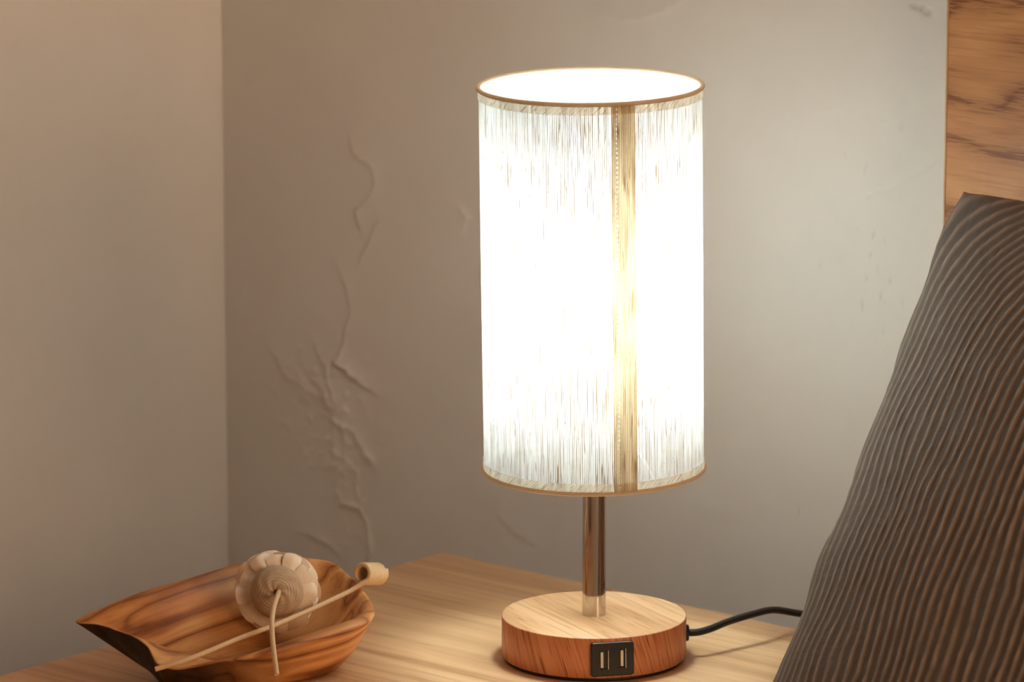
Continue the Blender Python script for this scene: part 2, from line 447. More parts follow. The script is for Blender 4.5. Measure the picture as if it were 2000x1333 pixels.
def build_back_wall():
    t0, t1, z0, z1 = TW, 0.16, -0.12, 0.42
    dt = 0.00135
    nt, nz = int((t1 - t0) / dt), int((z1 - z0) / dt)
    T, Z = np.meshgrid(np.linspace(t0, t1, nt + 1), np.linspace(z0, z1, nz + 1))
    H = 0.00022 * vnoise(T * 34, Z * 30, 1) + 0.00010 * vnoise(T * 95, Z * 90, 2) + 0.00035 * vnoise(T * 9, Z * 9, 3)
    ST = np.zeros_like(T)
    wob_t = T + 0.0016 * vnoise(T * 160, Z * 160, 5) + 0.003 * vnoise(T * 50, Z * 50, 15)
    wob_z = Z + 0.0016 * vnoise(T * 160, Z * 160, 6) + 0.003 * vnoise(T * 50, Z * 50, 16)
    mod = 0.65 + 0.5 * vnoise(T * 120, Z * 120, 7)
    for key, pl in CRACKS.items():
        best = np.full(T.shape, 1e9); side = np.zeros_like(T)
        for (ax, az), (bx, bz) in zip(pl[:-1], pl[1:]):
            dx, dz = bx - ax, bz - az
            L2 = dx * dx + dz * dz
            u = np.clip(((wob_t - ax) * dx + (wob_z - az) * dz) / L2, 0, 1)
            ex, ez = wob_t - (ax + u * dx), wob_z - (az + u * dz)
            d = np.hypot(ex, ez)
            sg = dx * ez - dz * ex
            cl = d < best
            best = np.where(cl, d, best); side = np.where(cl, sg, side)
        a = CRACK_AMP[key] * 0.0019
        H += a * mod * np.exp(-(best / 0.0016) ** 2)
        H += 0.9 * a * np.where(side > 0, np.exp(-(best / 0.006)), 0) * (1 - np.exp(-(best / 0.0009) ** 2))
    # blistered patch
    reg = np.exp(-(((T + 0.424) / 0.045) ** 2 + ((Z - 0.054) / 0.045) ** 2)) + 0.6 * np.exp(-(((T + 0.405) / 0.03) ** 2 + ((Z + 0.018) / 0.03) ** 2))
    b = vnoise(T * 190, Z * 150, 21) + 0.6 * vnoise(T * 330, Z * 300, 22)
    H += reg * 0.0022 * np.clip(b - 0.25, 0, 1)
    rg = random.Random(4)
    for i, (a, zc) in enumerate(SCUFFS):
        ang = rg.uniform(-0.35, 0.15); ln = rg.uniform(0.0014, 0.0042); w = rg.uniform(0.0006, 0.0010)
        du = (T - a) * math.cos(ang) + (Z - zc) * math.sin(ang); dv = -(T - a) * math.sin(ang) + (Z - zc) * math.cos(ang)
        g = np.exp(-((du / w) ** 2 + (dv / ln) ** 2))
        H -= 0.0004 * g
        ST = np.maximum(ST, g * rg.uniform(0.06, 0.24))
    for a, zc in CHIP:
        g = np.exp(-(((T - a) / 0.0032) ** 2 + ((Z - zc) / 0.002) ** 2))
        H -= 0.0011 * g; ST = np.maximum(ST, 0.3 * g)
    brd = np.minimum.reduce([(T - t0) / 0.004 + 0, (t1 - T) / 0.02, (Z - z0) / 0.02, (z1 - Z) / 0.02])
    H *= np.clip(brd, 0, 1)
    ST *= np.clip(brd, 0, 1)
    V = np.stack([T, QW - H, Z], -1).reshape(-1, 3)
    idx = np.arange((nt + 1) * (nz + 1)).reshape(nz + 1, nt + 1)
    Q = np.stack([idx[:-1, :-1], idx[:-1, 1:], idx[1:, 1:], idx[1:, :-1]], -1).reshape(-1, 4)
    nb = len(V)
    X1, ZT = 2.2, 1.9
    ext = [(t0, ZF), (X1, ZF), (t0, z0), (t1, z0), (X1, z0), (t1, z1), (X1, z1), (t0, z1), (t0, ZT), (X1, ZT)]
    V = np.vstack([V, [(a, QW, zz) for a, zz in ext]])
    e = lambda k: nb + k
    Q2 = [(e(0), e(1), e(4), e(2)), (e(3), e(4), e(6), e(5)), (e(7), e(6), e(9), e(8))]
    Q = np.vstack([Q, Q2])
    me = bpy.data.meshes.new('wall_back')
    me.vertices.add(len(V)); me.vertices.foreach_set('co', V.ravel())
    me.loops.add(Q.size); me.loops.foreach_set('vertex_index', Q.ravel().astype(np.int32))
    me.polygons.add(len(Q)); me.polygons.foreach_set('loop_start', np.arange(0, Q.size, 4, dtype=np.int32))
    me.update(calc_edges=True)
    me.polygons.foreach_set('use_smooth', [True] * len(Q))
    at = me.attributes.new('stain', 'FLOAT', 'POINT')
    at.data.foreach_set('value', np.concatenate([ST.ravel(), np.zeros(len(ext))]).astype(np.float32))
    me.materials.append(M_wall)
    o = bpy.data.objects.new('wall_back', me); C.objects.link(o)
    struct(o); o['label'] = 'rough cream plaster wall behind the lamp with cracked blistered paint'
    return o
build_back_wall()

def build_left_wall():
    n, m = 150, 150
    ys = np.linspace(-0.30, QW, n + 1); zs = np.linspace(-0.15, 0.42, m + 1)
    Y, Z = np.meshgrid(ys, zs)
    H = 0.0003 * vnoise(Y * 22 + 9, Z * 20 + 3, 31) + 0.00012 * vnoise(Y * 80, Z * 80, 32)
    for (a, zc, w, l, k) in [(0.12, -0.01, 0.003, 0.008, 0.0005), (0.135, -0.025, 0.002, 0.005, 0.0006), (0.05, 0.02, 0.004, 0.006, 0.0004), (0.08, -0.05, 0.006, 0.003, 0.0004)]:
        H += k * np.exp(-(((Y - a) / w) ** 2 + ((Z - zc) / l) ** 2))
    brd = np.minimum.reduce([(Y + 0.30) / 0.02, (QW - Y) / 0.006, (Z + 0.15) / 0.02, (0.42 - Z) / 0.02])
    H *= np.clip(brd, 0, 1)
    V = [tuple(v) for v in np.stack([TW + H, Y, Z], -1).reshape(-1, 3)]
    I = lambda j, i: j * (n + 1) + i
    F = [(I(j, i + 1), I(j, i), I(j + 1, i), I(j + 1, i + 1)) for j in range(m) for i in range(n)]
    nb = len(V)
    y0, y1 = -2.6, QW
    V += [(TW, a, b) for a, b in [(y0, ZF), (y1, ZF), (y0, -0.15), (-0.30, -0.15), (y1, -0.15), (y0, 0.42), (-0.30, 0.42), (y1, 0.42), (y0, 1.9), (y1, 1.9)]]
    e = lambda k: nb + k
    F += [(e(1), e(0), e(2), e(4)), (e(3), e(2), e(5), e(6)), (e(7), e(5), e(8), e(9))]
    o = mesh_obj('wall_left', V, F, M_wall2)
    struct(o); o['label'] = 'smooth cream plaster side wall at the left of the corner'
build_left_wall()

# floor of planks
floor = struct(mesh_obj('floor', [(TW, -2.6, ZF), (2.2, -2.6, ZF), (2.2, QW, ZF), (TW, QW, ZF)], [(0, 1, 2, 3)], M_floor, smooth=False))
floor['label'] = 'wooden floor under the nightstand and bed'

# ------------------------------------------------------------------ nightstand
NT0, NT1, NQ0, NQ1 = -0.2303, 0.112, -0.31, 0.127
ns = thing('nightstand', 'light oak nightstand with a flat top under the lamp and bowl', 'nightstand', ((NT0 + NT1) / 2, (NQ0 + NQ1) / 2, ZF))
hx, hy, hz = (NT1 - NT0) / 2, (NQ1 - NQ0) / 2, -ZF
bevel_box('tabletop', (-hx, -hy, hz - 0.022), (hx, hy, hz), 0.0012, M_table, ns)
bevel_box('cabinet_body', (-hx + 0.012, -hy + 0.02, hz - 0.22), (hx - 0.012, hy - 0.008, hz - 0.022), 0.001, M_table, ns)
dr = bevel_box('drawer', (-hx + 0.02, -hy + 0.004, hz - 0.205), (hx - 0.02, -hy + 0.0195, hz - 0.032), 0.001, M_table, ns)
kn = lathe('knob', [(0.004, 0), (0.004, 0.012), (0.011, 0.016), (0.012, 0.024), (0.006, 0.028)], 24, M_edge, dr, loc=(0, -hy + 0.0045, hz - 0.118))
kn.rotation_euler = (PI / 2, 0, 0)
for sx in (-1, 1):
    for sy in (-1, 1):
        bevel_box('leg', (sx * (hx - 0.035) - 0.014, sy * (hy - 0.045) - 0.014, 0), (sx * (hx - 0.035) + 0.014, sy * (hy - 0.045) + 0.014, hz - 0.2205), 0.003, M_table, ns)

# ------------------------------------------------------------------ bed with headboard
BT0 = 0.1265
ZM = -0.09
bed = thing('bed', 'bed with a tall oak veneer headboard against the plaster wall', 'bed', (0.9, -0.9, ZF))
def bl(t, q, z): return (t - 0.9, q + 0.9, z - ZF)
HB = 0.0968
hb = bevel_box('headboard', bl(HB + 0.0013, 0.2000, ZF + 0.05), bl(1.75, 0.2235, 0.62), 0.0006, M_head, bed)
bevel_box('edge_band', bl(HB, 0.1997, ZF + 0.05), bl(HB + 0.0013, 0.2235, 0.62), 0.0003, M_edge, hb, 1)
bevel_box('mattress', bl(BT0 + 0.012, -1.85, ZM - 0.20), bl(1.70, 0.185, ZM), 0.03, plain('mattress_cotton', (0.62, 0.54, 0.45), 0.9, scale=600), bed, 5)
bevel_box('bed_frame', bl(BT0, -1.88, ZM - 0.30), bl(1.72, 0.1995, ZM - 0.2005), 0.004, M_head, bed)
for a, b in ((BT0 + 0.05, -1.82), (1.66, -1.82), (BT0 + 0.05, 0.11), (1.66, 0.11)):
    bevel_box('leg', bl(a - 0.025, b - 0.025, ZF), bl(a + 0.025, b + 0.025, ZM - 0.3005), 0.004, M_head, bed)

# ------------------------------------------------------------------ pillow
def build_pillow():
    s = NT('ribbed_taupe_cotton')
    v = s.coord('UV')
    weave = s.noise(v, 1500.0, 2.0, 0.6)
    cr = s.noise(s.scaled(v, (120, 420, 1)), 1.0, 3.0, 0.6)
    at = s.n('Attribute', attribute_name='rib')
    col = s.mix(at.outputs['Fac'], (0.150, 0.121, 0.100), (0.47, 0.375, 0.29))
    col = s.mix(s.math('MULTIPLY', weave, 0.35), col, (0.14, 0.115, 0.095))
    mat = s.pbr(col, 0.9, 0, s.bump(s.math('ADD', weave, s.math('MULTIPLY', cr, 1.2)), 0.5, 0.0006), 0.15, **{'Sheen Weight': 0.15})
    A, B = 0.225, 0.212
    LEAN = math.radians(34)
    nu, nv = 800, 230
    # columns denser toward the left edge so the turning surface keeps its ribs
    U, Vv = np.meshgrid(np.linspace(-1, 1, nu + 1), np.linspace(-1, 1, nv + 1))
    def form(U, Vv, T, rib):
        pu = np.clip(1 - np.abs(U) ** 2.6, 0, 1); pv = np.clip(1 - np.abs(Vv) ** 2.6, 0, 1)
        h = T * (pu ** 0.55) * (pv ** 0.5)
        a = A * U * (1 - 0.075 * pv ** 0.8)
        b = B * Vv * (1 - 0.075 * pu ** 0.7)
        rc = 1 - 0.045 * (np.abs(U) * np.abs(Vv)) ** 7
        a = a * rc; b = b * rc
        # soft folds
        h = h + T * 0.05 * (pu * pv) ** 0.4 * (vnoise(U * 3.1 + Vv * 1.3 + 4, Vv * 2.6 + 7, 51) + 0.5 * vnoise(U * 7 + Vv * 2, Vv * 6, 52))
        ed = (pu * pv) ** 0.25
        a = a + 0.0035 * (1 - pu) ** 2 * vnoise(Vv * 6 + 3, U * 2, 53) * np.sign(U)
        R = np.zeros_like(U)
        if rib:
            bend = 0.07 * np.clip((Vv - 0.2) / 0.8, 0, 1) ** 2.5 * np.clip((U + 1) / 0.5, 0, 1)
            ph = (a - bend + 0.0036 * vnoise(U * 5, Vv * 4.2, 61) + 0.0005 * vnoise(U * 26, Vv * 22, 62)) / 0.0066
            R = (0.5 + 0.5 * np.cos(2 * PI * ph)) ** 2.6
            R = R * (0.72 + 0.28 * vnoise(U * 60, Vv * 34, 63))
            h = h + 0.0012 * R * np.clip(ed * 2, 0, 1) + 0.00022 * vnoise(U * 110, Vv * 75, 64)
        return a, b, h, R
    verts, faces, ribs, uvs = [], [], [], []
    a, b, h, R = form(U, Vv, 0.058, True)
    front = np.stack([a, b, h], -1).reshape(-1, 3)
    ribs = R.ravel()
    idx = np.arange((nu + 1) * (nv + 1)).reshape(nv + 1, nu + 1)
    Q = np.stack([idx[:-1, :-1], idx[:-1, 1:], idx[1:, 1:], idx[1:, :-1]], -1).reshape(-1, 4)
    # back: every 10th column / 5th row share no verts but meet at the seam
    ub, vb = U[::5, ::10], Vv[::5, ::10]
    a2, b2, h2, _ = form(ub, vb, 0.030, False)
    back = np.stack([a2, b2, -h2], -1).reshape(-1, 3)
    n2 = ub.shape
    idb = np.arange(ub.size).reshape(n2) + len(front)
    Qb = np.stack([idb[:-1, :-1], idb[1:, :-1], idb[1:, 1:], idb[:-1, 1:]], -1).reshape(-1, 4)
    P = np.vstack([front, back])
    UVc = np.vstack([np.stack([U.ravel() * A, Vv.ravel() * B], -1), np.stack([ub.ravel() * A, vb.ravel() * B], -1)])
    QQ = np.vstack([Q, Qb])
    # pillow plane -> room
    bx = np.array([1, 0, 0]); by = np.array([0, math.sin(LEAN), math.cos(LEAN)]); bn = np.array([0, -math.cos(LEAN), math.sin(LEAN)])
    Pw = P[:, :1] * bx + P[:, 1:2] * by + P[:, 2:] * bn
    me = bpy.data.meshes.new('pillow')
    me.vertices.add(len(Pw)); me.vertices.foreach_set('co', Pw.ravel())
    me.loops.add(QQ.size); me.loops.foreach_set('vertex_index', QQ.ravel().astype(np.int32))
    me.polygons.add(len(QQ)); me.polygons.foreach_set('loop_start', np.arange(0, QQ.size, 4, dtype=np.int32))
    me.update(calc_edges=True)
    me.polygons.foreach_set('use_smooth', [True] * len(QQ))
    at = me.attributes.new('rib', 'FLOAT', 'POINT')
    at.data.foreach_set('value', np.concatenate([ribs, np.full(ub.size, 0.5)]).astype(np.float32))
    uv = me.uv_layers.new(name='UVMap')
    uv.data.foreach_set('uv', UVc[QQ.ravel()].astype(np.float32).ravel())
    me.materials.append(mat)
    o = bpy.data.objects.new('pillow', me); C.objects.link(o)
    o.location = (PIL[0] + A, PIL[1] - B * math.sin(LEAN), PIL[2] - B * math.cos(LEAN))
    o['label'] = 'taupe ribbed cotton pillow leaning on the oak headboard'
    o['category'] = 'pillow'
PIL = (0.121, 0.175, 0.273)       # top left corner
build_pillow()

# ------------------------------------------------------------------ lamp
lamp = thing('table_lamp', 'lit table lamp with linen drum shade, chrome pole and round wooden base', 'lamp', (0, 0, 0), TH)
BR, BZ0, BZ1 = 0.053, 0.0022, 0.0258
seg = 128
prof = [(BR - 0.0006, BZ0), (BR, BZ0 + 0.0006), (BR, BZ1 - 0.0007), (BR - 0.0002, BZ1 - 0.0002), (BR - 0.0007, BZ1)]
base = lathe('base', prof, seg, [M_base_side, M_base_top], lamp, uv_r=BR)
for p in base.data.polygons:
    if p.normal.z > 0.6: p.material_index = 1
sharp(base, 50)
base['label'] = 'round wood-veneer lamp base'
lathe('base_foot', [(BR - 0.0022, 0.0), (BR - 0.0016, 0.0004), (BR - 0.0016, BZ0)], seg, M_rubber, lamp, cap=(True, True))
pole = lathe('pole', [(0.0068, BZ1 - 0.0005), (0.0068, 0.135)], 64, M_chrome, lamp)
pole['label'] = 'polished chrome pole'
sharp(pole, 50)
# charging panel on the front of the base
pan = bpy.data.objects.new('charging_panel', None)
PA = math.radians(10.3)
def build_panel():
    W, Hh, D = 0.0246, 0.0196, 0.0030
    import bmesh
    V, F = [], []
    def rrect(w, h, r, y, n=6):
        pts = []
        for cx, cz, a0 in ((w / 2 - r, h / 2 - r, 0), (-w / 2 + r, h / 2 - r, PI / 2), (-w / 2 + r, -h / 2 + r, PI), (w / 2 - r, -h / 2 + r, 1.5 * PI)):
            for k in range(n + 1):
                a = a0 + k / n * PI / 2
                pts.append((cx + r * math.cos(a), y, cz + r * math.sin(a)))
        return pts
    rings = [rrect(W, Hh, 0.0016, 0.0030), rrect(W, Hh, 0.0016, -0.0005), rrect(W - 0.0004, Hh - 0.0004, 0.0015, -0.0009), rrect(W - 0.0012, Hh - 0.0012, 0.0012, -0.0011)]
    n = len(rings[0])
    for r in rings: V += r
    for j in range(len(rings) - 1):
        for i in range(n):
            F.append((j * n + i, (j + 1) * n + i, (j + 1) * n + (i + 1) % n, j * n + (i + 1) % n))
    # front face with two slots cut out
    slots = []
    for xc, zc in ((-0.0050, -0.0002), (0.0050, 0.0002)):
        slots.append((xc - 0.0027, xc + 0.0027, zc - 0.0058, zc + 0.0058))
    yf = -0.0011
    xs = [-W / 2 + 0.0018, slots[0][0], slots[0][1], slots[1][0], slots[1][1], W / 2 - 0.0018]
    zs = [-Hh / 2 + 0.0018, -0.0058, 0.0058, Hh / 2 - 0.0018]
    g0 = len(V)
    for z in zs:
        for x in xs: V.append((x, yf, z))
    for j in range(3):
        for i in range(5):
            if j == 1 and i in (1, 3): continue
            F.append((g0 + j * 6 + i, g0 + j * 6 + i + 1, g0 + (j + 1) * 6 + i + 1, g0 + (j + 1) * 6 + i))
    # border between the grid and the rounded outline
    last = [V[3 * n + i] for i in range(n)]
    per = [g0 + i for i in range(6)] + [g0 + 11, g0 + 17] + [g0 + 18 + i for i in range(5, -1, -1)] + [g0 + 12, g0 + 6]
    def ang(p): return math.atan2(p[2] / Hh, p[0] / W)
    A_ = sorted([(ang(V[3 * n + i]), 3 * n + i) for i in range(n)]); B_ = sorted([(ang(V[k]), k) for k in per])
    i = j = 0
    while i < len(A_) or j < len(B_):
        a, b = A_[i % len(A_)], B_[j % len(B_)]
        na = A_[(i + 1) % len(A_)][0] + (2 * PI if i + 1 >= len(A_) else 0)
        nb_ = B_[(j + 1) % len(B_)][0] + (2 * PI if j + 1 >= len(B_) else 0)
        if (na <= nb_ and i < len(A_)) or j >= len(B_):
            F.append((a[1], A_[(i + 1) % len(A_)][1], b[1])); i += 1
        else:
            F.append((a[1], B_[(j + 1) % len(B_)][1], b[1])); j += 1
    o = mesh_obj('charging_panel', V, F, M_black, lamp, smooth=False)
    o.location = (math.sin(PA) * (BR - 0.0001), -math.cos(PA) * (BR - 0.0001), 0.0137)
    o.rotation_euler = (0, math.radians(-0.8), PA)
    o['label'] = 'black panel with two charging ports'
    for (x0, x1, z0, z1) in slots:
        # steel shell lining the slot, with the contact tongue inside
        q = 0.0004
        VV = [(x0, yf - 0.00005, z0), (x1, yf - 0.00005, z0), (x1, yf - 0.00005, z1), (x0, yf - 0.00005, z1),
              (x0 + q, yf - 0.00005, z0 + q), (x1 - q, yf - 0.00005, z0 + q), (x1 - q, yf - 0.00005, z1 - q), (x0 + q, yf - 0.00005, z1 - q),
              (x0 + q, -0.0002, z0 + q), (x1 - q, -0.0002, z0 + q), (x1 - q, -0.0002, z1 - q), (x0 + q, -0.0002, z1 - q)]
        FF = [(0, 1, 5, 4), (1, 2, 6, 5), (2, 3, 7, 6), (3, 0, 4, 7), (4, 5, 9, 8), (5, 6, 10, 9), (6, 7, 11, 10), (7, 4, 8, 11), (8, 9, 10, 11)]
        pt = mesh_obj('usb_port', VV, FF, [M_steel, M_black], o, smooth=False)
        for k in (0, 2, 3, 4, 5, 6, 7, 8): pt.data.polygons[k].material_index = 1
        xc = (x0 + x1) / 2 + (-0.0011 if x0 < 0 else 0.0004)
        bevel_box('port_tongue', (xc - 0.0008, -0.0009, z0 + 0.0012), (xc + 0.0008, -0.00015, z1 - 0.0012), 0.0001, M_tongue, o, 1)
    return o
bpy.data.objects.remove(pan)
build_panel()

# shade
SH = 0.2205
shade = lathe('lamp_shade', [(SH_R, z) for z in np.linspace(0, SH, 12)], 160, M_linen, lamp, cap=(False, False), uv_r=SH_R)
ln_ = lathe('shade_lining', [(SH_R - 0.0007, z) for z in np.linspace(0.0006, SH - 0.0006, 6)], 160, M_lining, shade, cap=(False, False))
ln_['label'] = 'white diffusing lining inside the shade'
shade['label'] = 'cream linen drum shade glowing from within'
shade.location = (-0.0004, -0.0012, 0.1125)
shade.rotation_euler = (math.radians(0.9), math.radians(-0.75), 0)
for nm, z0, z1 in (('hem_band', 0.0, 0.0062), ('hem_band', SH - 0.0062, SH)):
    lathe(nm, [(SH_R + 0.0005, z0), (SH_R + 0.0005, z1)], 160, M_hem, shade, cap=(False, False), uv_r=SH_R)
for zc in (0.0004, SH - 0.0004):
    R_, r_ = SH_R + 0.0002, 0.00125
    V, F = [], []
    for i in range(160):
        a = 2 * PI * i / 160
        for k in range(10):
            b = 2 * PI * k / 10
            rr = R_ + r_ * math.cos(b)
            V.append((rr * math.sin(a), -rr * math.cos(a), zc + r_ * math.sin(b)))
    for i in range(160):
        for k in range(10):
            F.append((i * 10 + k, ((i + 1) % 160) * 10 + k, ((i + 1) % 160) * 10 + (k + 1) % 10, i * 10 + (k + 1) % 10))
    mesh_obj('rolled_edge', V, F, M_roll, shade)
sm = lathe('seam_strip', [(SH_R + 0.0009, z) for z in np.linspace(0.001, SH - 0.001, 8)], 10, M_seam, shade, uv_r=SH_R,
           a0=math.radians(9.3), a1=math.radians(21.6))
sm['label'] = 'darker overlapping seam of doubled linen'

# bulb, socket, fitter
bz = 0.226
prof = [(0.0, 0.030), (0.008, 0.0288), (0.016, 0.0247), (0.0225, 0.0180), (0.0262, 0.009), (0.0270, 0.0), (0.0255, -0.010), (0.021, -0.021), (0.0155, -0.031), (0.0135, -0.038)]
bulb = lathe('bulb', [(r, bz + z) for r, z in reversed(prof)], 32, M_bulb, lamp, cap=(True, False))
lathe('lamp_socket', [(0.0085, 0.132), (0.0150, 0.136), (0.0155, 0.150), (0.0155, 0.172), (0.0140, 0.1775)], 32, M_ceramic, lamp)
for k in range(3):
    a = 2 * PI * k / 3 + 0.6
    d = Vector((math.sin(a), -math.cos(a), 0))
    tube('shade_fitter', [d * 0.0152 + Vector((0, 0, 0.142)), d * 0.035 + Vector((0, 0, 0.136)), d * (SH_R - 0.0012) + Vector((-0.0004, -0.0012, 0.1145))], 0.0008, 8, M_brass, lamp)

# cord on the right-hand side
ga = math.radians(92)
gr = lathe('cord_grommet', [(0.0048, -0.001), (0.0048, 0.0010), (0.0042, 0.0016), (0.0030, 0.0018)], 32, M_black, lamp)
gr.location = (math.sin(ga) * BR, -math.cos(ga) * BR, 0.0143)
gr.rotation_euler = (0, PI / 2, 0)
cpts = [(0.0530, 0.0019, 0.0143), (0.0600, 0.0030, 0.0143), (0.0680, 0.0080, 0.0152), (0.0780, 0.0170, 0.0168), (0.0930, 0.0300, 0.0178), (0.1055, 0.0450, 0.0163), (0.1205, 0.0620, 0.0098),
        (0.1330, 0.0800, 0.0035), (0.1410, 0.0960, 0.0022), (0.1500, 0.1150, 0.0020)]
cord = tube('power_cord', spline(cpts, 10), 0.0021, 16, M_cord, lamp)
cord['label'] = 'black power cord curving away behind the pillow'

# ------------------------------------------------------------------ wooden bowl
BC = (-0.195, -0.030)
RIM = [(-0.295, -0.03, 0.03), (-0.2648, -0.01, 0.0395), (-0.2363, 0.01, 0.0436), (-0.2073, 0.03, 0.0476), (-0.1841, 0.04, 0.0497), (-0.1654, 0.042, 0.0482),
       (-0.1512, 0.037, 0.0471), (-0.1407, 0.025, 0.0419), (-0.132, 0.01, 0.0369), (-0.1255, -0.012, 0.0322), (-0.1267, -0.03, 0.0303), (-0.1344, -0.043, 0.03),
       (-0.1479, -0.055, 0.0284), (-0.1629, -0.066, 0.0267), (-0.1772, -0.074, 0.0248), (-0.1955, -0.08, 0.022), (-0.2107, -0.083, 0.021), (-0.2224, -0.084, 0.0187),
       (-0.2354, -0.082, 0.0163), (-0.2458, -0.076, 0.0179), (-0.2513, -0.066, 0.0243), (-0.2583, -0.06, 0.028), (-0.2691, -0.051, 0.0297), (-0.2821, -0.041, 0.0309)]
LIPZ = [0, 0, 0, 0, 0, 0, 0, 0.5, 1.5, 3, 4, 4, 3.8, 3.4, 2.6, 1.2, 0.3, 0, 0, 0, 0, 0, 0, 0]
LIP = [1.5, 1.5, 1.8, 2, 2.5, 2.5, 2.5, 3, 4, 6, 9, 9, 9, 8, 6.5, 4.5, 3.0, 2.5, 2.5, 2.5, 2, 1.8, 1.5, 1.5]

def build_bowl():
    root = thing('wooden_bowl', 'rustic carved wooden bowl with a pointed dark end on the nightstand', 'bowl', room(BC[0], BC[1], 0), TH)
    s = NT('carved_teak')
    v = s.coord('Object', (1, 1, 1), (0.25, 0.35, math.radians(-35)))
    a = s.noise(s.scaled(v, (3.2, 34, 34)), 1.0, 1.5, 0.5, 0.15)
    band = s.math('PINGPONG', s.math('MULTIPLY', a, 13.0), 1.0)
    f = s.noise(s.scaled(v, (24, 420, 420)), 1.0, 3.0, 0.6)
    lo = s.noise(v, 26.0, 2.0)
    fac = s.math('ADD', s.math('MULTIPLY', band, 0.34), s.math('ADD', s.math('MULTIPLY', f, 0.26), s.math('MULTIPLY', lo, 0.40)))
    col = s.ramp(fac, [(0.28, (0.27, 0.085, 0.024)), (0.47, (0.58, 0.24, 0.072)), (0.68, (0.82, 0.43, 0.155))])
    line = s.ramp(band, [(0.0, 1.0), (0.14, 0.0)])
    col = s.mix(s.math('MULTIPLY', line, 0.5), col, (0.15, 0.05, 0.018))
    at = s.n('Attribute', attribute_name='bark_shade')  # dark bark on the left face, painted shade along the front
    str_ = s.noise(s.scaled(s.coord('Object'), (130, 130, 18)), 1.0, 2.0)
    bark_shade = s.ramp(str_, [(0.35, (0.006, 0.005, 0.005)), (0.7, (0.035, 0.020, 0.014))])
    col = s.mix(at.outputs['Fac'], col, bark_shade)
    rgh = s.ramp(f, [(0.3, 0.33), (0.7, 0.5)])
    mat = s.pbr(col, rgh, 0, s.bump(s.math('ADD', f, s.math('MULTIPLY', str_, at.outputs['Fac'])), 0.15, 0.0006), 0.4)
    # resample rim
    N = len(RIM); K = 7
    P = [Vector((x - BC[0], y - BC[1], z)) for x, y, z in RIM]
    rim, lip, lipz = [], [], []
    for i in range(N):
        p0, p1, p2, p3 = P[i - 1], P[i], P[(i + 1) % N], P[(i + 2) % N]
        tight = 0.35 if i in (0, N - 1, 17, 18, 19, 20) else 0.5
        for k in range(K):
            t = k / K
            m1, m2 = (p2 - p0) * tight, (p3 - p1) * tight
            t2, t3 = t * t, t ** 3
            rim.append(p1 * (2 * t3 - 3 * t2 + 1) + m1 * (t3 - 2 * t2 + t) + p2 * (-2 * t3 + 3 * t2) + m2 * (t3 - t2))
            lipz.append((LIPZ[i] * (1 - t) + LIPZ[(i + 1) % N] * t) / 1000)
            lip.append((LIP[i] * (1 - t) + LIP[(i + 1) % N] * t) / 1000)
    n = len(rim)
    cen = Vector((0.006, -0.004, 0))
    # base outline
    BASE = [(-.247,-.045),(-.238,-.022),(-.222,-.006),(-.200,.008),(-.183,.013),(-.170,.014),(-.160,.011),(-.154,.003),(-.149,-.006),(-.146,-.018),(-.147,-.030),(-.152,-.040),(-.161,-.049),(-.172,-.056),(-.183,-.062),(-.197,-.067),(-.209,-.070),(-.219,-.0715),(-.230,-.0715),(-.239,-.069),(-.2435,-.065),(-.2455,-.060),(-.2465,-.055),(-.247,-.050)]
    BASE = [Vector((x - BC[0], y - BC[1], 0)) for x, y in BASE]
    def basept(i):
        k, t = divmod(i, K)
        return BASE[k].lerp(BASE[(k + 1) % N], t / K)
    rings = []
    base_ring = [basept(i) for i in range(n)]
    rings.append([p * 0.96 + Vector((0, 0, 0.0)) for p in base_ring])
    rings.append([p + Vector((0, 0, 0.0016)) for p in base_ring])
    for s_ in (0.2, 0.4, 0.6, 0.8, 0.93):
        ring = []
        for i in range(n):
            b, r = base_ring[i], rim[i]
            right = min(1, max(0, (r.x + 0.02) / 0.07))      # rounded at the right, straight at the left
            bul = 0.22 * right * math.sin(PI * s_) + 0.02
            w = s_ + bul * (1 - s_)
            ring.append(Vector((b.x + (r.x - b.x) * w, b.y + (r.y - b.y) * w, 0.0016 + (r.z - 0.0016) * s_)))
        rings.append(ring)
    rings.append([r - Vector((0, 0, 0.0004)) for r in rim])
    def inward(i, d):
        a, b = rim[i - 2], rim[(i + 2) % n]
        t = Vector((b.x - a.x, b.y - a.y, 0)).normalized()
        nn = Vector((-t.y, t.x, 0))
        c = cen - Vector((rim[i].x, rim[i].y, 0))
        if nn.dot(c) < 0: nn = -nn
        k = (nn * 0.55 + c.normalized() * 0.45).normalized()
        return k * d
    rings.append([rim[i] + inward(i, min(0.0008, lip[i] * 0.3)) + Vector((0, 0, 0.0003 + lipz[i] * 0.2)) for i in range(n)])
    inner = [rim[i] + inward(i, lip[i]) + Vector((0, 0, lipz[i])) for i in range(n)]
    rings.append(inner)
    fc = Vector((0.004, -0.004, 0))
    for s_ in (0.10, 0.22, 0.36, 0.5, 0.64, 0.78, 0.9):
        ring = []
        for i in range(n):
            r = inner[i]
            w = 1 - s_
            zf = 0.0085
            drop = 1 - (1 - s_) ** (2.0 + 2.6 * min(1, max(0, (r.x + 0.005) / 0.055)))
            steep = 1 - (1 - s_) ** 1.9
            near = min(1, max(0, (-(r.y) + 0.0) / 0.05))
            dd = drop * (1 - near * 0.2) + steep * near * 0.2
            wob = 0.0008 * math.sin(i * 0.21 + s_ * 9) * s_ * (1 - s_) * 4
            ring.append(Vector((fc.x + (r.x - fc.x) * w, fc.y + (r.y - fc.y) * w, r.z + (zf - r.z) * dd + wob)))
        rings.append(ring)
    V, F, bark_shade = [], [], []
    nr = len(rings)
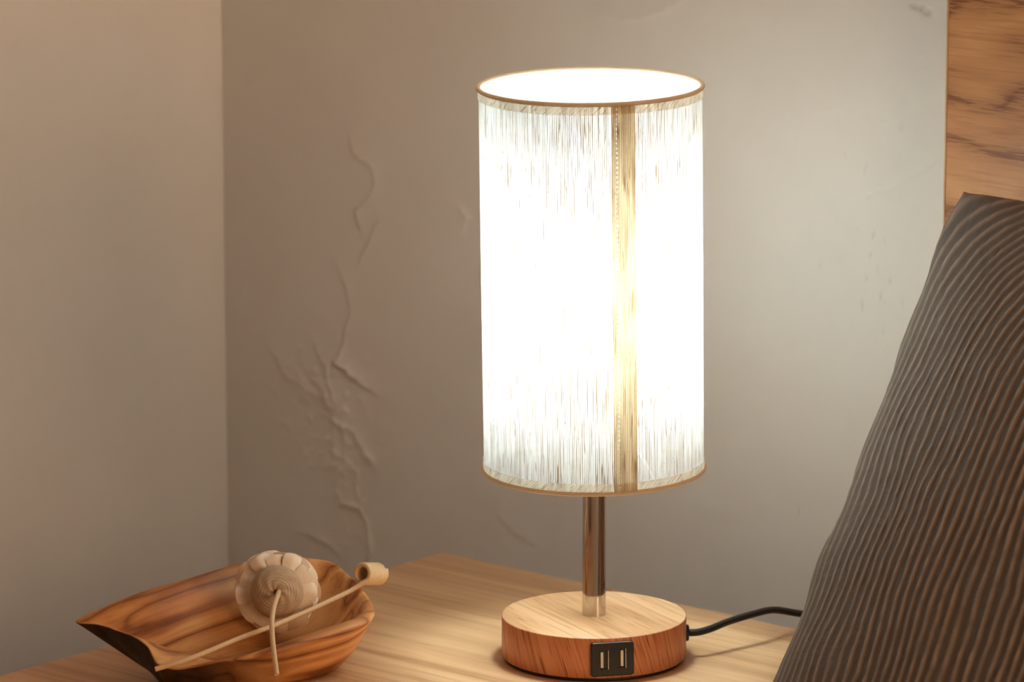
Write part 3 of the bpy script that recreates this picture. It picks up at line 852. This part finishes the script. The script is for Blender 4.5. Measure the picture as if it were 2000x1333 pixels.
    for j, ring in enumerate(rings):
        for i in range(n):
            V.append(ring[i])
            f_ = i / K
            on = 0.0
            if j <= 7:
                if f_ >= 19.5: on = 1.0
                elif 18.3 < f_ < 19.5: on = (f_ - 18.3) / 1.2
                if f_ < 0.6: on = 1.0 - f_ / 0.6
                if 12.0 < f_ <= 19.5 and j < 7: on = max(on, 0.93 * min(1, (f_ - 12.0) / 5.0) ** 1.3)  # shade of the unlit front wall painted in, deepening to the left
            bark_shade.append(max(0, min(1, on)))
    for j in range(nr - 1):
        for i in range(n):
            F.append((j * n + i, j * n + (i + 1) % n, (j + 1) * n + (i + 1) % n, (j + 1) * n + i))
    V.append(fc + Vector((0, 0, 0.0085))); bark_shade.append(0)
    for i in range(n):
        F.append(((nr - 1) * n + i, (nr - 1) * n + (i + 1) % n, len(V) - 1))
    V.append(Vector((0, -0.008, 0))); bark_shade.append(0)
    for i in range(n):
        F.append(((i + 1) % n, i, len(V) - 1))
    F = [tuple(reversed(f)) for f in F]
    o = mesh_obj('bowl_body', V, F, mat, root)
    at = o.data.attributes.new('bark_shade', 'FLOAT', 'POINT')
    at.data.foreach_set('value', bark_shade)
    sub = o.modifiers.new('sub', 'SUBSURF'); sub.levels = 1; sub.render_levels = 1
    import bmesh
    bm = bmesh.new(); bm.from_mesh(o.data); bmesh.ops.recalc_face_normals(bm, faces=bm.faces); bm.to_mesh(o.data); bm.free()
build_bowl()

# ------------------------------------------------------------------ carved wood flower with its reed
def build_flower():
    FC = Vector((-0.1813, -0.0095, 0.0415))
    root = thing('wood_flower', 'cream shaved-wood flower lying in the wooden bowl with a thin reed stem', 'flower', room(FC.x, FC.y, FC.z - 0.026), TH)
    off = Vector((0, 0, 0.026))
    def sola(name, c1, c2, sc):
        s = NT(name)
        v = s.coord('Object')
        n1 = s.noise(v, sc, 3.0, 0.6)
        col = s.mix(n1, c1, c2)
        return s.pbr(col, 0.8, 0, s.bump(n1, 0.3, 0.0005), 0.2, **{'Subsurface Weight': 0.0})
    m_pet = sola('sola_petal', (0.82, 0.68, 0.50), (0.92, 0.80, 0.63), 240)
    m_hub = sola('sola_core', (0.44, 0.32, 0.21), (0.62, 0.48, 0.33), 330)
    ax = Vector((0.02, -math.cos(math.radians(14)), math.sin(math.radians(14)))).normalized()
    ex = Vector((1, 0, 0)); ex = (ex - ax * ex.dot(ax)).normalized(); ey = ax.cross(ex) * -1
    if ey.z < 0: ey = -ey
    def P(r, a, h): return off + ex * (r * math.cos(a)) + ey * (r * math.sin(a)) + ax * h
    # hub: ridged dome made of wound strips
    V, F = [], []
    nr, na = 75, 64
    rg = random.Random(3)
    for j in range(nr + 1):
        u = j / nr
        r = 0.0148 * math.sin(min(1, u * 1.02) * PI / 2 * 1.12) / math.sin(PI / 2 * 1.12) if u < 0.9 else 0.0148
        r = 0.0021 + (0.0150 - 0.0021) * math.sin(u * 2.05) / 1.0 if u > 0 else 0.0021
        for i in range(na):
            a = 2 * PI * i / na
            sp = (u * 15 + a / (2 * PI) + 0.14 * math.sin(3 * a + 1) + 0.10 * math.sin(5 * a + u * 9))
            rid = 0.00045 * abs((sp % 1.0) - 0.5) * 2 * min(1, u * 3)
            h = 0.0145 * math.cos(u * 1.95) - 0.0008 * math.exp(-(u / 0.06) ** 2)
            V.append(P(r + rid * 0.9, a, h + rid + 0.0003 * math.sin(7 * a + u * 20)))
    for j in range(nr):
        for i in range(na):
            F.append((j * na + i, (j + 1) * na + i, (j + 1) * na + (i + 1) % na, j * na + (i + 1) % na))
    ce = len(V); V.append(P(0, 0, 0.006))
    for i in range(na): F.append((i, (i + 1) % na, ce))
    cb = len(V); V.append(P(0, 0, -0.008))
    for i in range(na): F.append((nr * na + (i + 1) % na, nr * na + i, cb))
    core = mesh_obj('flower_core', V, F, m_hub, root)
    core['label'] = 'round ridged core with a small hole'
    # petals
    def petal(a0, r0, r1, halfw, h0, h1, cup, curl, twist, roundness, thick=0.0006):
        nu, nv = 6, 5
        G = []
        for j in range(nv + 1):
            v = j / nv
            for i in range(nu + 1):
                u = i / nu * 2 - 1
                wv = (0.50 + 0.50 * math.sin(min(1, v * 1.25) * PI / 2))
                tip = 1 - roundness * abs(u) ** 3.0 * v
                r = r0 + (r1 - r0) * v * tip
                da = halfw * u * wv / max(r0, r) * (1.0)
                h = h0 + (h1 - h0) * (v ** 1.25) - cup * (abs(u) ** 1.2) * (0.4 + v) + curl * max(0, v - 0.6) ** 2 * 6 + twist * u * v
                G.append((r, a0 + da, h))
        W_ = nu + 1
        V = [P(*g) for g in G] + [P(g[0] - 0.0002, g[1], g[2] - thick) for g in G]
        m = len(G); F = []
        for j in range(nv):
            for i in range(nu):
                q = (j * W_ + i, j * W_ + i + 1, (j + 1) * W_ + i + 1, (j + 1) * W_ + i)
                F.append(q); F.append(tuple(reversed([k + m for k in q])))
        brd = [i for i in range(W_)] + [j * W_ + nu for j in range(1, nv + 1)] + [nv * W_ + i for i in range(nu - 1, -1, -1)] + [j * W_ for j in range(nv - 1, 0, -1)]
        for k in range(len(brd)):
            a, b = brd[k], brd[(k + 1) % len(brd)]
            F.append((b, a, a + m, b + m))
        sharp(mesh_obj('petal', V, F, m_pet, root), 42)
    for layer, (cnt, r0, r1, hw, h0, h1, tw) in enumerate(((12, 0.0125, 0.0230, 0.0066, -0.0012, -0.0030, 0.0030), (11, 0.0112, 0.0246, 0.0074, -0.0035, -0.0070, -0.0034),
                                                        (11, 0.0105, 0.0240, 0.0072, -0.0060, -0.0115, 0.0026), (8, 0.006, 0.0150, 0.0060, -0.0090, -0.0130, 0.001))):
        for k in range(cnt):
            a = 2 * PI * (k + 0.5 * (layer % 2)) / cnt + rg.uniform(-0.10, 0.10)
            petal(a, r0, r1 * rg.uniform(0.93, 1.05), hw * rg.uniform(0.85, 1.12), h0, h1 + rg.uniform(-0.0016, 0.0016), rg.uniform(0.0002, 0.0026),
                  rg.uniform(-0.0022, 0.0010), tw * rg.uniform(0.5, 1.5), rg.uniform(0.03, 0.13))
    st = [(-0.1800, -0.0140, 0.0452), (-0.1797, -0.0220, 0.0450), (-0.1799, -0.0290, 0.0447), (-0.1812, -0.0430, 0.0425), (-0.1817, -0.0600, 0.0376), (-0.1803, -0.0790, 0.0300), (-0.1775, -0.0955, 0.0167)]
    st = [Vector(p) - FC + off for p in st]
    reed = tube('reed_stem', spline(st, 8), 0.00145, 12, M_rattan, root)
    reed['label'] = 'thin pale reed bent out of the core'
build_flower()

# ------------------------------------------------------------------ curled reed across the bowl
def build_reed():
    org = Vector((-0.19, -0.04, 0.018))
    root = thing('curled_reed', 'long pale rattan reed with a coiled end laid across the wooden bowl', 'reed', room(org.x, org.y, org.z), TH)
    pts = [(-0.2451, -0.0920, 0.0188), (-0.2267, -0.0850, 0.0228), (-0.1997, -0.0600, 0.0280), (-0.1805, -0.0400, 0.0304), (-0.1640, -0.0190, 0.0325), (-0.1499, -0.0030, 0.0353), (-0.1392, 0.0080, 0.0380)]
    cc = Vector((-0.1334, 0.0130, 0.0464))
    view = Vector((0.03, 0.966, -0.255)).normalized()
    right = Vector((1, 0, 0)); right = (right - view * right.dot(view)).normalized(); upv = right.cross(view)
    axd = (view * math.cos(math.radians(27)) + right * math.sin(math.radians(27))).normalized()
    e1 = (right - axd * right.dot(axd)).normalized(); e2 = axd.cross(e1)
    if e2.dot(upv) < 0: e2 = -e2
    R = 0.0052
    coil = []
    turns = 7.2
    n = int(turns * 28)
    a0 = -0.75
    for i in range(n + 1):
        a = a0 + 2 * PI * turns * i / n
        coil.append(cc + e1 * (R * math.cos(a)) + e2 * (R * math.sin(a)) + axd * (0.0026 * turns * i / n) - org)
    stick = spline([Vector(p) - org for p in pts] + [coil[0]], 8)
    tube('reed_stick', stick, 0.00145, 12, M_rattan, root)
    c = tube('reed_coil', coil, 0.00145, 12, M_rattan, root)
    c['label'] = 'tightly wound coil at the end of the reed'
build_reed()
